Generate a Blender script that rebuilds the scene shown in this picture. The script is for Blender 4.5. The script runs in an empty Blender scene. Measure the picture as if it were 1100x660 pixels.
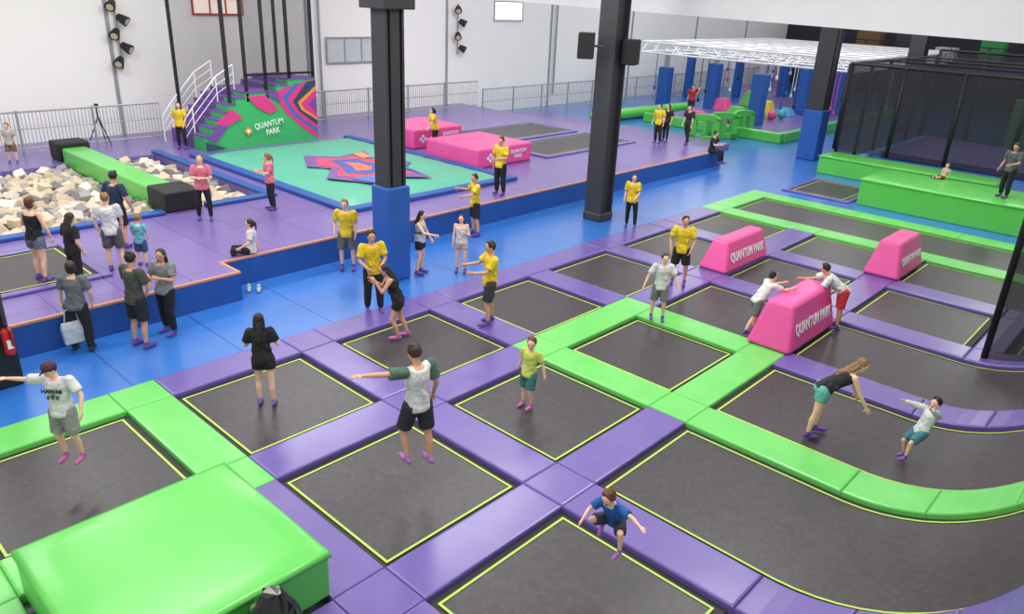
import bpy, math, random
from mathutils import Vector, Matrix
random.seed(7)
V=Vector
C=bpy.context.scene.collection
F=810.; CAMH=6.4
RX=V((.7279,.2912,-.6207)).normalized(); RY=V((.6840,-.2534,.6840)); RY=(RY-RX*RX.dot(RY)).normalized(); RZ=RX.cross(RY)
def ray(px,py):
    d=V(((px-550)/F,(py-330)/F,1)); return V((d.dot(RX),d.dot(RY),d.dot(RZ)))
def at(px,py,z=0):
    w=ray(px,py); t=(z-CAMH)/w.z
    return V((w.x*t,w.y*t,z))
def at_x(px,py,X):
    w=ray(px,py); t=X/w.x; return V((X,w.y*t,CAMH+w.z*t))
# ---------------- materials
MC={}
def lin(c):
    c=c/255.
    return c/12.92 if c<=.04045 else ((c+.055)/1.055)**2.4
def mat(name,rgb,rough=.5,kind='plain',rgb2=None,scale=1.,bump=0.,metal=0.,coat=0.,alpha=1.):
    if name in MC: return MC[name]
    m=bpy.data.materials.new(name); m.use_nodes=True; N=m.node_tree.nodes; L=m.node_tree.links
    b=N['Principled BSDF']; col=tuple(lin(c) for c in rgb)+(1,)
    c2=tuple(lin(c) for c in rgb2)+(1,) if rgb2 else tuple(x*.8 for x in col[:3])+(1,)
    b.inputs['Base Color'].default_value=col; b.inputs['Roughness'].default_value=rough; b.inputs['Metallic'].default_value=metal
    b.inputs['Coat Weight'].default_value=coat; b.inputs['Coat Roughness'].default_value=.22
    tc=N.new('ShaderNodeTexCoord')
    if kind in('noise','plain'):
        n=N.new('ShaderNodeTexNoise'); n.inputs['Scale'].default_value=scale*3; n.inputs['Detail'].default_value=3
        L.new(tc.outputs['Object'],n.inputs['Vector'])
        r=N.new('ShaderNodeMix'); r.data_type='RGBA'; r.inputs[6].default_value=col
        r.inputs[7].default_value=c2 if kind=='noise' else tuple(x*.9 for x in col[:3])+(1,)
        L.new(n.outputs['Fac'],r.inputs[0]); L.new(r.outputs[2],b.inputs['Base Color'])
        if bump:
            bp=N.new('ShaderNodeBump'); bp.inputs['Strength'].default_value=bump; bp.inputs['Distance'].default_value=.05
            L.new(n.outputs['Fac'],bp.inputs['Height']); L.new(bp.outputs['Normal'],b.inputs['Normal'])
    elif kind=='brick':
        n=N.new('ShaderNodeTexBrick'); n.inputs['Scale'].default_value=scale; n.offset=0.
        n.inputs['Color1'].default_value=col; n.inputs['Color2'].default_value=tuple(x*.9 for x in col[:3])+(1,); n.inputs['Mortar'].default_value=c2
        n.inputs['Mortar Size'].default_value=.012; n.inputs['Brick Width'].default_value=2.; n.inputs['Row Height'].default_value=1.
        L.new(tc.outputs['Object'],n.inputs['Vector']); L.new(n.outputs['Color'],b.inputs['Base Color'])
        bp=N.new('ShaderNodeBump'); bp.inputs['Strength'].default_value=.3; bp.inputs['Distance'].default_value=.02; bp.invert=True
        L.new(n.outputs['Fac'],bp.inputs['Height']); L.new(bp.outputs['Normal'],b.inputs['Normal'])
    elif kind=='weave':
        n=N.new('ShaderNodeTexBrick'); n.inputs['Scale'].default_value=14.; n.offset=.5
        n.inputs['Color1'].default_value=col; n.inputs['Color2'].default_value=c2; n.inputs['Mortar'].default_value=tuple(x*.6 for x in col[:3])+(1,)
        n.inputs['Mortar Size'].default_value=.04; n.inputs['Brick Width'].default_value=1.; n.inputs['Row Height'].default_value=1.
        L.new(tc.outputs['Object'],n.inputs['Vector']); L.new(n.outputs['Color'],b.inputs['Base Color'])
    elif kind=='net':
        tr=N.new('ShaderNodeBsdfTransparent'); mx=N.new('ShaderNodeMixShader'); out=N['Material Output']
        n=N.new('ShaderNodeTexNoise'); n.inputs['Scale'].default_value=scale; L.new(tc.outputs['Object'],n.inputs['Vector'])
        ml=N.new('ShaderNodeMath'); ml.operation='MULTIPLY_ADD'; ml.inputs[1].default_value=.2; ml.inputs[2].default_value=alpha-.1
        L.new(n.outputs['Fac'],ml.inputs[0]); L.new(ml.outputs[0],mx.inputs[0]); L.new(tr.outputs[0],mx.inputs[1]); L.new(b.outputs[0],mx.inputs[2]); L.new(mx.outputs[0],out.inputs['Surface'])
    elif kind=='emit':
        b.inputs['Emission Color'].default_value=col; b.inputs['Emission Strength'].default_value=scale
    MC[name]=m; return m
PURPLE=mat('purple_vinyl',(112,92,168),.36,'noise',(96,76,152),.7,.2,coat=.5)
PURPLE2=mat('purple_deck',(120,100,168),.36,'brick',(90,72,140),.8,coat=.4)
GREEN=mat('green_vinyl',(114,212,102),.36,'noise',(96,196,86),.6,.22,coat=.45)
GREEN2=mat('green_block_vinyl',(98,206,82),.34,'noise',(78,188,66),.35,.55,coat=.45)
DGREEN=mat('obstacle_green',(84,186,78),.45)
BLUE=mat('blue_floor',(50,116,202),.3,'brick',(34,90,172),.5,coat=.6)
BLUEV=mat('blue_vinyl',(38,88,166),.45,'noise',(30,76,150),1,.1)
BLUEP=mat('blue_padding',(40,98,178),.5,'noise',(30,82,160),1,.1)
PINK=mat('pink_vinyl',(236,88,162),.42,'noise',(224,72,150),.8,.12,coat=.2)
MATB=mat('jump_mesh',(72,66,69),.38,'weave',(60,55,59))
MATE=mat('mat_edge',(44,41,45),.6)
YEL=mat('lime_line',(186,218,88),.5)
TEAL=mat('airbag_teal',(94,180,152),.45,'noise',(80,166,140),.4,.15)
WHITE=mat('wall_white',(248,246,242),.7,'noise',(242,240,236),.3)
WH=mat('white_paint',(245,245,245),.5)
BLK=mat('black',(26,26,28),.6)
STEEL=mat('dark_steel',(60,60,64),.5,'noise',(50,50,54),1)
GREYM=mat('grey_metal',(160,164,168),.4,metal=.2)
ORANGE=mat('orange_trim',(208,144,104),.6)
NET=mat('black_net',(44,44,50),.9,'net',scale=30,alpha=.7)
NET2=mat('sheer_net',(60,60,66),.8,'net',scale=30,alpha=.25)
FENCE=mat('fence_grey',(158,164,170),.5)
DARK=mat('dark_interior',(58,54,72),.8,'noise',(38,38,48),.4)
CONC=mat('concrete',(120,122,132),.7,'noise',(105,108,118),.3)
# ---------------- mesh builder
def frame(d):
    d=d.normalized(); a=V((0,0,1)) if abs(d.z)<.9 else V((1,0,0))
    u=d.cross(a).normalized(); return u,d.cross(u).normalized()
class MB:
    def __init__(s): s.v=[];s.f=[];s.m=[]
    def add(s,vs,fs,mi=0):
        o=len(s.v); s.v+=[V(v) for v in vs]; s.f+=[tuple(i+o for i in f) for f in fs]; s.m+=[mi]*len(fs); return s
    def box(s,x0,x1,y0,y1,z0,z1,mi=0):
        return s.add([(x0,y0,z0),(x1,y0,z0),(x1,y1,z0),(x0,y1,z0),(x0,y0,z1),(x1,y0,z1),(x1,y1,z1),(x0,y1,z1)],[(3,2,1,0),(4,5,6,7),(0,1,5,4),(1,2,6,5),(2,3,7,6),(3,0,4,7)],mi)
    def loft(s,rings,mi=0):
        n=len(rings[0]); vs=[p for r in rings for p in r]; fs=[]
        for k in range(len(rings)-1):
            for i in range(n):
                j=(i+1)%n; fs.append((k*n+i,k*n+j,(k+1)*n+j,(k+1)*n+i))
        fs.append(tuple(range(n-1,-1,-1))); fs.append(tuple((len(rings)-1)*n+i for i in range(n)))
        return s.add(vs,fs,mi)
    def ring(s,c,a,b,n): return [c+a*math.cos(2*math.pi*i/n)+b*math.sin(2*math.pi*i/n) for i in range(n)]
    def tube(s,p0,p1,r0,r1=None,n=8,mi=0):
        p0=V(p0);p1=V(p1); r1=r0 if r1 is None else r1; u,w=frame(p1-p0)
        return s.loft([s.ring(p0,u*r0,w*r0,n),s.ring(p1,u*r1,w*r1,n)],mi)
    def caps(s,p0,p1,r0,r1,n=10,mi=0):
        p0=V(p0);p1=V(p1); d=(p1-p0)
        if d.length<1e-5: d=V((0,0,1e-4)); p1=p0+d
        u,w=frame(d); d=d.normalized(); R=[]
        for a in(-75,-50,-25,0): R.append(s.ring(p0+d*r0*math.sin(math.radians(a)),u*r0*math.cos(math.radians(a)),w*r0*math.cos(math.radians(a)),n))
        for a in(0,25,50,75): R.append(s.ring(p1+d*r1*math.sin(math.radians(a)),u*r1*math.cos(math.radians(a)),w*r1*math.cos(math.radians(a)),n))
        return s.loft(R,mi)
    def chain(s,pr,n=10,mi=0):
        for (a,ra),(b,rb) in zip(pr[:-1],pr[1:]): s.caps(a,b,ra,rb,n,mi)
    def ell(s,c,a,b,d,n=14,m=9,mi=0):
        R=[]
        for k in range(m):
            t=math.radians(-82+164*k/(m-1)); R.append(s.ring(c+d*math.sin(t),a*math.cos(t),b*math.cos(t),n))
        return s.loft(R,mi)
    def build(s,name,mats,parent=None,org=(0,0,0),smooth=False,bevel=0,seg=2):
        me=bpy.data.meshes.new(name); o0=V(org)
        me.from_pydata([tuple(v-o0) for v in s.v],[],s.f)
        if not isinstance(mats,(list,tuple)): mats=[mats]
        for m in mats: me.materials.append(m)
        me.polygons.foreach_set('material_index',s.m)
        if smooth: me.polygons.foreach_set('use_smooth',[True]*len(s.f))
        me.update()
        o=bpy.data.objects.new(name,me); C.objects.link(o)
        if parent: o.parent=parent
        else: o.location=o0
        if bevel:
            b=o.modifiers.new('bevel','BEVEL'); b.width=bevel; b.segments=seg; b.limit_method='ANGLE'
        return o
def tag(o,label,cat,group=None,kind=None):
    if label: o['label']=label
    if cat: o['category']=cat
    if group: o['group']=group
    if kind: o['kind']=kind
    return o
def thing(name,label,cat,loc=(0,0,0),rotz=0,group=None):
    o=bpy.data.objects.new(name,None); C.objects.link(o); o.location=loc; o.rotation_euler=(0,0,rotz); o.empty_display_size=.2
    return tag(o,label,cat,group)
def struct(o,label=None): 
    o['kind']='structure'
    if label: o['label']=label
    return o
def copy_tree(o,parent=None):
    c=o.copy(); C.objects.link(c); c.parent=parent
    for ch in list(o.children): copy_tree(ch,c)
    return c
def textobj(txt,width,mtx,m,parent,name='lettering',ext=.004,bold=.012,shear=0.,ys=1.):
    cu=bpy.data.curves.new(name,'FONT'); cu.body=txt; cu.align_x='CENTER'; cu.align_y='CENTER'; cu.extrude=ext; cu.offset=bold; cu.size=1; cu.shear=shear; cu.resolution_u=3
    t=bpy.data.objects.new(name,cu); C.objects.link(t)
    dg=bpy.context.evaluated_depsgraph_get(); me=bpy.data.meshes.new_from_object(t.evaluated_get(dg)); bpy.data.objects.remove(t)
    xs=[v.co.x for v in me.vertices]; w=max(xs)-min(xs); k=width/w
    me.transform(Matrix.Diagonal((k,k*ys,1,1))); me.transform(mtx); me.materials.clear(); me.materials.append(m)
    o=bpy.data.objects.new(name,me); C.objects.link(o); o.parent=parent; o['label']='lettering reading '+' '.join(txt.split())
    return o
def basis(o,x,y):
    x=V(x).normalized(); y=V(y).normalized(); z=x.cross(y)
    m=Matrix((x,y,z)).transposed().to_4x4(); m.translation=V(o); return m
# ---------------- camera
cd=bpy.data.cameras.new('camera'); cd.sensor_width=36; cd.lens=F*36/1100; cam=bpy.data.objects.new('camera',cd); C.objects.link(cam)
M=Matrix(((RX.x,-RX.y,-RX.z),(RY.x,-RY.y,-RY.z),(RZ.x,-RZ.y,-RZ.z))).to_4x4(); M.translation=V((0,0,CAMH)); cam.matrix_world=M
cd.clip_end=300; bpy.context.scene.camera=cam
# ---------------- lighting
w=bpy.data.worlds.new('world'); bpy.context.scene.world=w; w.use_nodes=True
w.node_tree.nodes['Background'].inputs[0].default_value=(1,.995,.985,1); w.node_tree.nodes['Background'].inputs[1].default_value=.76
def area(x,y,z,sx,sy,e,col=(1,.99,.97)):
    l=bpy.data.lights.new('area_light','AREA'); l.shape='RECTANGLE'; l.size=sx; l.size_y=sy; l.energy=e; l.color=col
    o=bpy.data.objects.new('area_light',l); C.objects.link(o); o.location=(x,y,z); return o
for x in(-6,-14,-23):
    for y in(4,14,25,42): area(x,y,9.5,1.6,6,(450 if x>-20 else 560) if y<40 else 340)
bpy.context.scene.view_settings.view_transform='Standard'
# ---------------- structure
PZ=.65; PE=29.6; EX=-15.35
struct(MB().box(-34,6,-8,75,-.5,-.12).build('floor',CONC))
struct(MB().box(EX-.05,-12.15,-8,75,-.12,0).build('floor',BLUE))
struct(MB().box(-31.5,EX-.05,PE,75,-.12,0).build('floor',BLUE))
struct(MB().box(-12.15,2,26.6,75,-.12,0).build('floor',BLUE))
struct(MB().box(-31.9,-31.5,-8,75,-.12,9).build('wall_left',WHITE))
struct(MB().box(-31.9,6,70,70.4,-.12,9).build('wall_back',DARK))
m=MB()
for y in(3,11.5,20,28.5,37,45.5,54,62): m.box(-31.52,-31.44,y,y+.12,0,9)
struct(m.build('trim_1',GREYM))
PX0,PX1,PY1=-27.2,-19.9,10.9
m=MB()
m.box(-31.5,-14.55,-8,-1,-.1,PZ); m.box(-31.5,PX0,-1,PY1,-.1,PZ); m.box(PX1,-14.55,-1,7.2,-.1,PZ); m.box(PX1,EX,7.2,PY1,-.1,PZ); m.box(-31.5,EX,PY1,PE,-.1,PZ)
struct(m.build('floor',PURPLE2),'raised purple padded platform floor')
m=MB(); m.box(-14.55,-14.5,-8,7.2,.0,PZ-.04); m.box(EX,-14.5,7.2,7.26,0,PZ-.04); m.box(EX,EX+.05,7.26,PE,0,PZ-.04); m.box(-31,EX+.05,PE,PE+.06,0,PZ-.04)
struct(m.build('trim_2',BLUEV),'blue padded riser')
m=MB(); m.box(-14.56,-14.49,-8,7.2,PZ-.04,PZ+.004); m.box(EX,-14.49,7.2,7.27,PZ-.04,PZ+.004); m.box(EX-.01,EX+.06,7.27,PE+.07,PZ-.04,PZ+.004)
struct(m.build('trim_3',ORANGE),'orange edge trim')
struct(MB().box(PX0,PX1,-1,PY1,-.1,.1).build('floor',BLUEV),'foam pit bottom')
m=MB(); m.box(PX0-.3,PX1+.3,PY1,PY1+.3,PZ,PZ+.1); m.box(PX1,PX1+.3,9.1,PY1-.01,PZ,PZ+.1); m.box(PX1,PX1+.3,-1,7.95,PZ,PZ+.1)
struct(m.build('trim_4',BLUEV,bevel=.03),'blue padded pit edge')
# ---------------- trampoline field
SX0,RR=-2.5,2.7
def pmap(s,y,h):
    if s<=SX0: return V((s,y,h))
    th=(s-SX0)/RR
    return V((SX0+(RR-h)*math.sin(th),y,RR-(RR-h)*math.cos(th)))
def pad(s0,s1,y0,y1,h1,h0=-.1):
    S=[s0,s0,s0+.012,s0+.035]; li=[0,1,2,3]
    if s1>SX0:
        k=max(2,int((s1-s0)/.22))
        for i in range(1,k): S.append(s0+.05+(s1-s0-.1)*i/k); li.append(3)
    S+=[s1-.035,s1-.012,s1,s1]; li+=[3,2,1,0]
    Y=[y0,y0,y0+.012,y0+.035,y1-.035,y1-.012,y1,y1]; lj=[0,1,2,3,3,2,1,0]
    hh=[h0,h1-.025,h1-.006,h1]; m=MB(); n=len(Y)
    vs=[pmap(S[i],Y[j],hh[min(li[i],lj[j])]) for i in range(len(S)) for j in range(n)]
    m.add(vs,[(i*n+j,(i+1)*n+j,(i+1)*n+j+1,i*n+j+1) for i in range(len(S)-1) for j in range(n-1)])
    return m
def sheet(m,s0,s1,y0,y1,h):
    k=max(1,int((s1-s0)/.25)) if s1>SX0 else 1
    vs=[]
    for i in range(k+1):
        s=s0+(s1-s0)*i/k; vs+=[pmap(s,y0,h),pmap(s,y1,h)]
    m.add(vs,[(2*i,2*i+2,2*i+3,2*i+1) for i in range(k)])
ROW={1:(-11.3,-9.07),2:(-8.1,-5.87),3:(-4.95,-2.68)}
SEND=SX0+RR*1.25
def COL(j): return (1.25+3.17*j,3.48+3.17*j)
def trampoline(s0,s1,y0,y1,label,z=0,group=None):
    t=thing('trampoline',label,'trampoline',((s0+min(s1,0))/2,(y0+y1)/2,z),0,group); o=V(((s0+min(s1,0))/2,(y0+y1)/2,0))
    e=.11
    a=MB(); sheet(a,s0-e,s1+e,y0-e,y1+e,-.05); a.build('mat_border',MATE,t,o)
    a=MB(); sheet(a,s0,s1,y0,y1,-.04); a.build('jump_mat',MATB,t,o,smooth=True)
    a=MB(); q=.035
    sheet(a,s0,s1,y0,y0+q,-.032); sheet(a,s0,s1,y1-q,y1,-.032); sheet(a,s0,s0+q,y0+q,y1-q,-.032); sheet(a,s1-q,s1,y0+q,y1-q,-.032)
    a.build('boundary_line',YEL,t,o); return t
cells={
(1,0):('jumping boy in dark cap','capped boy'),(1,1):('girl in black seen from behind','black-clad girl'),(2,1):('jumping man with green sleeves','green-sleeved man'),
(3,1):('tucked jumping boy in blue','blue-shirted boy'),(1,2):('leaning dark-haired girl','leaning girl'),(2,2):('small boy in lime shirt','lime-shirted boy'),
(1,3):(None,'pointing man','empty trampoline right of the pointing man in yellow'),(2,3):(None,'green-framed trampoline','empty trampoline framed all round by green pads'),
(1,4):(None,'back of white-shirted boy','empty trampoline behind the boy in white shirt and grey shorts'),(2,4):(None,'boy in white','empty trampoline right of the boy in white shirt, before first pink divider'),
(1,5):(None,'staff man','empty trampoline behind the yellow-shirted man by the pink divider'),(2,5):(None,'left pink divider','empty trampoline right behind the pink divider farthest left'),
(3,5):(None,'black net post','square trampoline enclosed by purple pads beside black net post'),(1,6):(None,'farthest square trampoline','farthest square trampoline next to the left end of the long lane'),
(2,6):(None,'purple-ringed trampoline','square trampoline ringed in purple in front of the long green-edged lane')}
for (i,j),c in cells.items():
    s0,s1=ROW[i]; y0,y1=COL(j)
    lab=c[2] if c[0] is None else 'square black trampoline with lime line below the '+c[0]
    trampoline(s0,s1,y0,y1,lab)
trampoline(-4.95,SEND,*COL(2),'front curved trampoline lane, empty, right of the boy in blue')
trampoline(-4.95,SEND,*COL(3),'curved trampoline lane carrying the bending woman in teal shorts')
trampoline(-4.95,SEND,*COL(4),'curved trampoline lane beside the pink divider people lean on')
trampoline(-4.95,SEND,*COL(6),'curved trampoline lane right of the far pink divider')
trampoline(-11.3,SEND,*COL(7),'longest black trampoline lane with green pads along both sides, far side')
trampoline(-1.75,SEND,*COL(5),'curved trampoline behind the black net post')
nm={k:c[1] for k,c in cells.items()}
nm.update({(2,0):'large green block',(3,0):'bottom edge',(3,2):'front curved lane',(3,3):'bending woman',(3,4):'leaned-on pink divider',(3,6):'far pink divider',(1,7):'long lane start',(2,7):'long lane middle',(3,7):'long lane end'})
def addpad(s0,s1,y0,y1,g,label):
    m=pad(s0,s1,y0,y1,.04); o=V(((s0+s1)/2,(y0+y1)/2,0)); ob=m.build('safety_pad',GREEN if g else PURPLE,None,o,smooth=False)
    tag(ob,('green' if g else 'purple')+' '+label,'pad','padding between the trampolines'); return ob
G=.1; E_=.003
xs={0:(-12.15,-11.3-G),1:(-9.07+G,-8.1-G),2:(-5.87+G,-4.95-G)}
def yg(j): 
    return (COL(j-1)[1]+G,COL(j)[0]-G)
for gi,(a,b) in xs.items():
    for j in range(0,8):
        y0,y1=COL(j)[0]-G,COL(j)[1]+G
        if j==7 and gi>0: continue
        g=(gi==0 and j in(0,7)) or (gi==1 and j in(0,3)) or (gi==2 and j==3)
        addpad(a,b,y0+E_,y1-E_,g,'long pad behind the spot by '+nm.get((gi+1,j),'edge'))
ygreen={0:(1,2,3),1:(1,),2:(),3:(2,3),4:(2,),5:(),6:(),7:(1,2,3),8:(1,2,3)}
for j in range(0,9):
    y0,y1=(yg(j) if j>0 else (.45,1.25-G)) 
    for i in(1,2,3):
        s0,s1=ROW[i]; s0-=G; s1+=G; g=i in ygreen[j]
        side=nm[(i,min(j,7))]
        rel='left of' if j<8 else 'on the far side of'
        if i==3: s1=-2.5
        addpad(s0+E_,s1-E_,y0,y1,g,'long pad %s the spot by %s'%(rel,side))
        if i==3 and j>=2:
            k=0; s=s1
            while s<SEND-.3:
                addpad(s+E_,s+1.12-E_,y0,y1,g,'curved %s slope pad %s the spot by %s'%(('low','middle','top')[k],rel,side)); s+=1.12; k+=1
    for gi,(a,b) in xs.items():
        g=(gi==0 and j in(0,1,7,8)) or (gi==1 and j in(0,1,3,4,7,8)) or (gi==2 and j in(3,4,7,8))
        addpad(a,b,y0,y1,g,'square corner pad by '+nm[(gi+1,min(j,7))]+(', far side' if j==8 else ''))
addpad(-2.5+E_,-1.95,COL(5)[0]-G,COL(5)[1]+G,False,'pad at the foot of the slope beside the black net post')
# ---------------- green block
def blk(name,x0,x1,y0,y1,z0,z1,m,label,cat,bev=.05,group=None):
    o=V(((x0+x1)/2,(y0+y1)/2,z0)); return tag(MB().box(x0,x1,y0,y1,z0,z1).build(name,m,None,o,bevel=bev,seg=3,smooth=False),label,cat,group)
def panelblock(name,x0,x1,y0,y1,z0,z1,m,label,cat,rows=1):
    cx,cy=(x0+x1)/2,(y0+y1)/2; t=thing(name,label,cat,(cx,cy,z0)); o=V((cx,cy,z0))
    MB().box(x0,x1,y0,y1,z0,z1-.06).build('foam_body',m,t,o,bevel=.03)
    a=MB(); e=.02; Rr=[]
    for ins,z in((-e,z1-.09),(-e,z1-.05),(-.005,z1-.015),(.05,z1),(.3,z1+.012)):
        Rr.append([V((x0+ins,y0+ins,z)),V((x1-ins,y0+ins,z)),V((x1-ins,y1-ins,z)),V((x0+ins,y1-ins,z))])
    a.loft(Rr); a.build('top_cover',m,t,o,smooth=True)
    return t
panelblock('foam_block',-8.15,-5.82,1.2,3.6,.045,.68,GREEN2,'huge bright green foam block covering a trampoline at bottom left','foam block')
panelblock('foam_block',-8.8,-2.6,27.6,30.2,0,.95,GREEN2,'long low green foam platform under the standing man in grey','foam block')
panelblock('foam_block',-12,-5.5,31.8,33.2,0,.75,GREEN2,'narrow green foam block behind the long green platform','foam block')
# ---------------- pink dividers
def divider(x0,x1,y0,y1,h,label):
    o=V(((x0+x1)/2,(y0+y1)/2,.045)); t=thing('foam_divider',label,'divider',o)
    a=MB(); ix=.2; iy=.3
    def rg(k,z,e=0): return [V((x0+ix*k+e,y0+iy*k+e,z)),V((x1-ix*k-e,y0+iy*k+e,z)),V((x1-ix*k-e,y1-iy*k*.5-e,z)),V((x0+ix*k+e,y1-iy*k*.5-e,z))]
    a.loft([rg(0,.045),rg(1,h)]); a.build('foam_body',PINK,t,o,bevel=.085,seg=5)
    c=V((x1-ix*.43+.012,(y0+y1)/2+.03,.05+(h-.05)*.44)); up=V((-ix,0,h-.05))
    textobj('QUANTUM PARK',(y1-y0)*.76,basis(c-o,(0,1,0),up),WH,t,bold=.022,ys=1.4)
    return t
divider(-5.9,-4.95,13.6,15.9,.98,'pink foam divider with white lettering that two people lean on')
divider(-8.98,-8.15,16.95,19.35,.82,'pink lettered foam divider right of the standing man in yellow')
divider(-5.87,-4.95,20.0,22.0,.95,'pink lettered foam divider farthest right, near long green platform')
# ---------------- platform items
def lozenge(m,c,u,w,a,b):
    c=V(c);u=V(u);w=V(w)
    m.add([c-u*a,c-w*b,c+u*a,c+w*b],[(0,1,2,3)])
def pinkblk(x0,x1,y0,y1,z1,label):
    o=V(((x0+x1)/2,(y0+y1)/2,PZ)); t=thing('foam_block',label,'foam block',o)
    MB().box(x0,x1,y0,y1,PZ,z1).build('foam_body',PINK,t,o,bevel=.08,seg=3)
    cy=(y0+y1)/2
    for k in range(2):
        for dy,dz in((0,.16),(0,-.16),(.2,0),(-.2,0)):
            a=MB(); lozenge(a,(x1+.012,cy-.8+k*.55+dy*.6,(PZ+z1)/2+dz*.6),(0,1,0),(0,0,1),.085,.075); a.build('printed_diamond',WH,t,o)
    textobj('QUANTUM\nPARK',.85,basis(V((x1+.012,cy+.65,(PZ+z1)/2))-o,(0,1,0),(0,0,1)),WH,t,bold=.02,ys=1.1)
pinkblk(-25.1,-22.7,18.9,21.5,PZ+.75,'rear pink foam block behind the woman in yellow')
pinkblk(-21.5,-18.7,18.5,21.3,PZ+.68,'front pink foam block with white diamonds by the airbag')
def ptramp(x0,x1,y0,y1,l1,l2,z=PZ):
    trampoline(x0,x1,y0,y1,l1,z+.07)
    t=thing('pad_frame',l2,'pad',((x0+x1)/2,(y0+y1)/2,z)); o=V(((x0+x1)/2,(y0+y1)/2,z)); w=.3
    for q in((x0-w,x1+w,y0-w,y0-.1),(x0-w,x1+w,y1+.1,y1+w),(x0-w,x0-.1,y0-.1,y1+.1),(x1+.1,x1+w,y0-.1,y1+.1)): MB().box(*q,z,z+.06).build('pad',PURPLE,t,o,bevel=.02)
ptramp(-24.4,-22,22.6,27.6,'rear long trampoline set in the raised platform','purple pad frame round the rear platform trampoline')
ptramp(-21,-18.8,22.3,27.6,'front long trampoline set in the raised platform beside pink block','purple pad frame round the front platform trampoline')
ptramp(-18.4,-16.2,.8,4.9,'dark trampoline in platform beside the woman in denim shorts','purple pad frame round the left platform trampoline')
ptramp(-11.2,-9.3,27.7,30.2,'small dark trampoline left of the long green platform','purple pad frame round the small trampoline by the green platform',0)
# airbag
ax0,ax1,ay0,ay1=-25.8,-17.1,12,18.1; o=V(((ax0+ax1)/2,(ay0+ay1)/2,PZ)); t=thing('airbag','large teal landing airbag with angular red, orange and blue emblem','airbag',o)
a=MB(); n=24; vs=[]
for i in range(n+1):
    for j in range(n+1):
        u,v=i/n,j/n; e=min(u,1-u,v,1-v); h=min(1,e/.05)**.5*.16+.04*math.sin(u*math.pi)*math.sin(v*math.pi)+.012*math.sin(u*50)*min(1,e/.05)
        vs.append(V((ax0+(ax1-ax0)*u,ay0+(ay1-ay0)*v,PZ+h)))
a.add(vs,[(i*(n+1)+j,(i+1)*(n+1)+j,(i+1)*(n+1)+j+1,i*(n+1)+j+1) for i in range(n) for j in range(n)]); a.build('bag',TEAL,t,o,smooth=True)
cc=at(386,179,PZ+.22); ex,ey=cc.x,cc.y
emb=[((122,88,158),[(-2.7,-.6),(-1.0,-1.6),(-.2,-1.1),(.9,-2.1),(2.5,-1.2),(2.0,-.1),(2.9,1.0),(1.0,1.4),(.5,2.1),(-1.0,1.4),(-2.2,1.9),(-1.8,.4)]),
((200,78,104),[(-2.1,-.5),(-.9,-1.2),(-.1,-.8),(.8,-1.6),(2.0,-.9),(1.5,0),(2.2,.9),(.7,1.0),(.3,1.6),(-.8,1.0),(-1.7,1.4),(-1.4,.3)]),
((80,92,172),[(-1.4,-.3),(-.3,-.6),(.7,-1.1),(1.3,-.5),(.9,.2),(1.3,.7),(.2,.8),(-.6,.6),(-1.0,.8)]),
((222,120,88),[(-.8,-.1),(0,-.3),(.6,-.6),(.8,-.1),(.4,.3),(-.4,.3)]),
((70,120,196),[(1.5,-1.5),(2.4,-1.2),(1.95,-.5),(1.5,-.8)]),((232,150,96),[(-1.9,1.1),(-1.0,.9),(-.9,1.3),(-1.9,1.6)]),((70,120,196),[(1.3,1.1),(2.4,1.0),(1.0,1.35)])]
for k,(colr,pts) in enumerate(emb):
    a=MB(); a.add([(ex+p[0]*.92,ey+p[1]*.88,PZ+.235+.005*k) for p in pts],[tuple(range(len(pts)))]); a.build('painted_emblem',mat('emb%d'%k,colr,.5),t,o)
m=MB(); m.box(ax0-.35,ax1+.35,ay0-.35,ay0,PZ,PZ+.12); m.box(ax0-.35,ax1+.35,ay1,ay1+.35,PZ,PZ+.12); m.box(ax1,ax1+.35,ay0,ay1,PZ,PZ+.12)
tag(m.build('pad_frame',BLUEV,None,(0,0,0),bevel=.03),'blue padded surround of the teal airbag','pad')
blk('balance_beam',-27.6,-20.9,8.1,8.85,.5,1.1,GREEN2,'long green padded beam crossing the foam pit','beam',.06)
blk('foam_block',-20.85,-19.7,8.0,9.0,PZ,1.2,BLK,'black block at the near end of the green beam','foam block',.06)
blk('foam_block',-28.5,-27.65,8.0,9.0,PZ,1.25,BLK,'black block at the far end of the green beam','foam block',.06)
# foam cubes
FO=[mat('foam_beige',(208,192,168),.9),mat('foam_grey',(158,154,156),.9),mat('foam_white',(226,218,206),.9),mat('foam_dark',(118,114,118),.9)]
protos=[]
for k in range(4): protos.append(MB().box(-.145,.145,-.145,.145,-.12,.12).build('foam_cube',FO[k],None,(0,0,0),bevel=.018,seg=1))
labs=['beige foam cube lying in the pit','grey foam cube lying in the pit','white foam cube lying in the pit','dark grey foam cube lying in the pit']
def pitok(x,y): return not(7.95<y<8.98) and y>4.3+(-20-x)*.2
gp=[]
x=PX0+.2
while x<PX1-.15:
    y=3.6
    while y<PY1-.12:
        if pitok(x,y): gp.append((x,y))
        y+=.33
    x+=.33
gp.sort(key=lambda q:-q[0]+random.uniform(0,3))
for (x,y) in gp[:300]:
    k=random.choice((0,0,0,1,2,3))
    c=protos[k].copy() if 'category' in protos[k] else protos[k]
    if c is not protos[k]: C.objects.link(c)
    c.location=(x+random.uniform(-.08,.08),y+random.uniform(-.08,.08),.47+random.uniform(-.1,.12)); c.rotation_euler=[random.uniform(-.7,.7) for _ in range(2)]+[random.uniform(0,3)]
    tag(c,labs[k],'foam cube','foam cubes in the pit')
m=MB()
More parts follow.
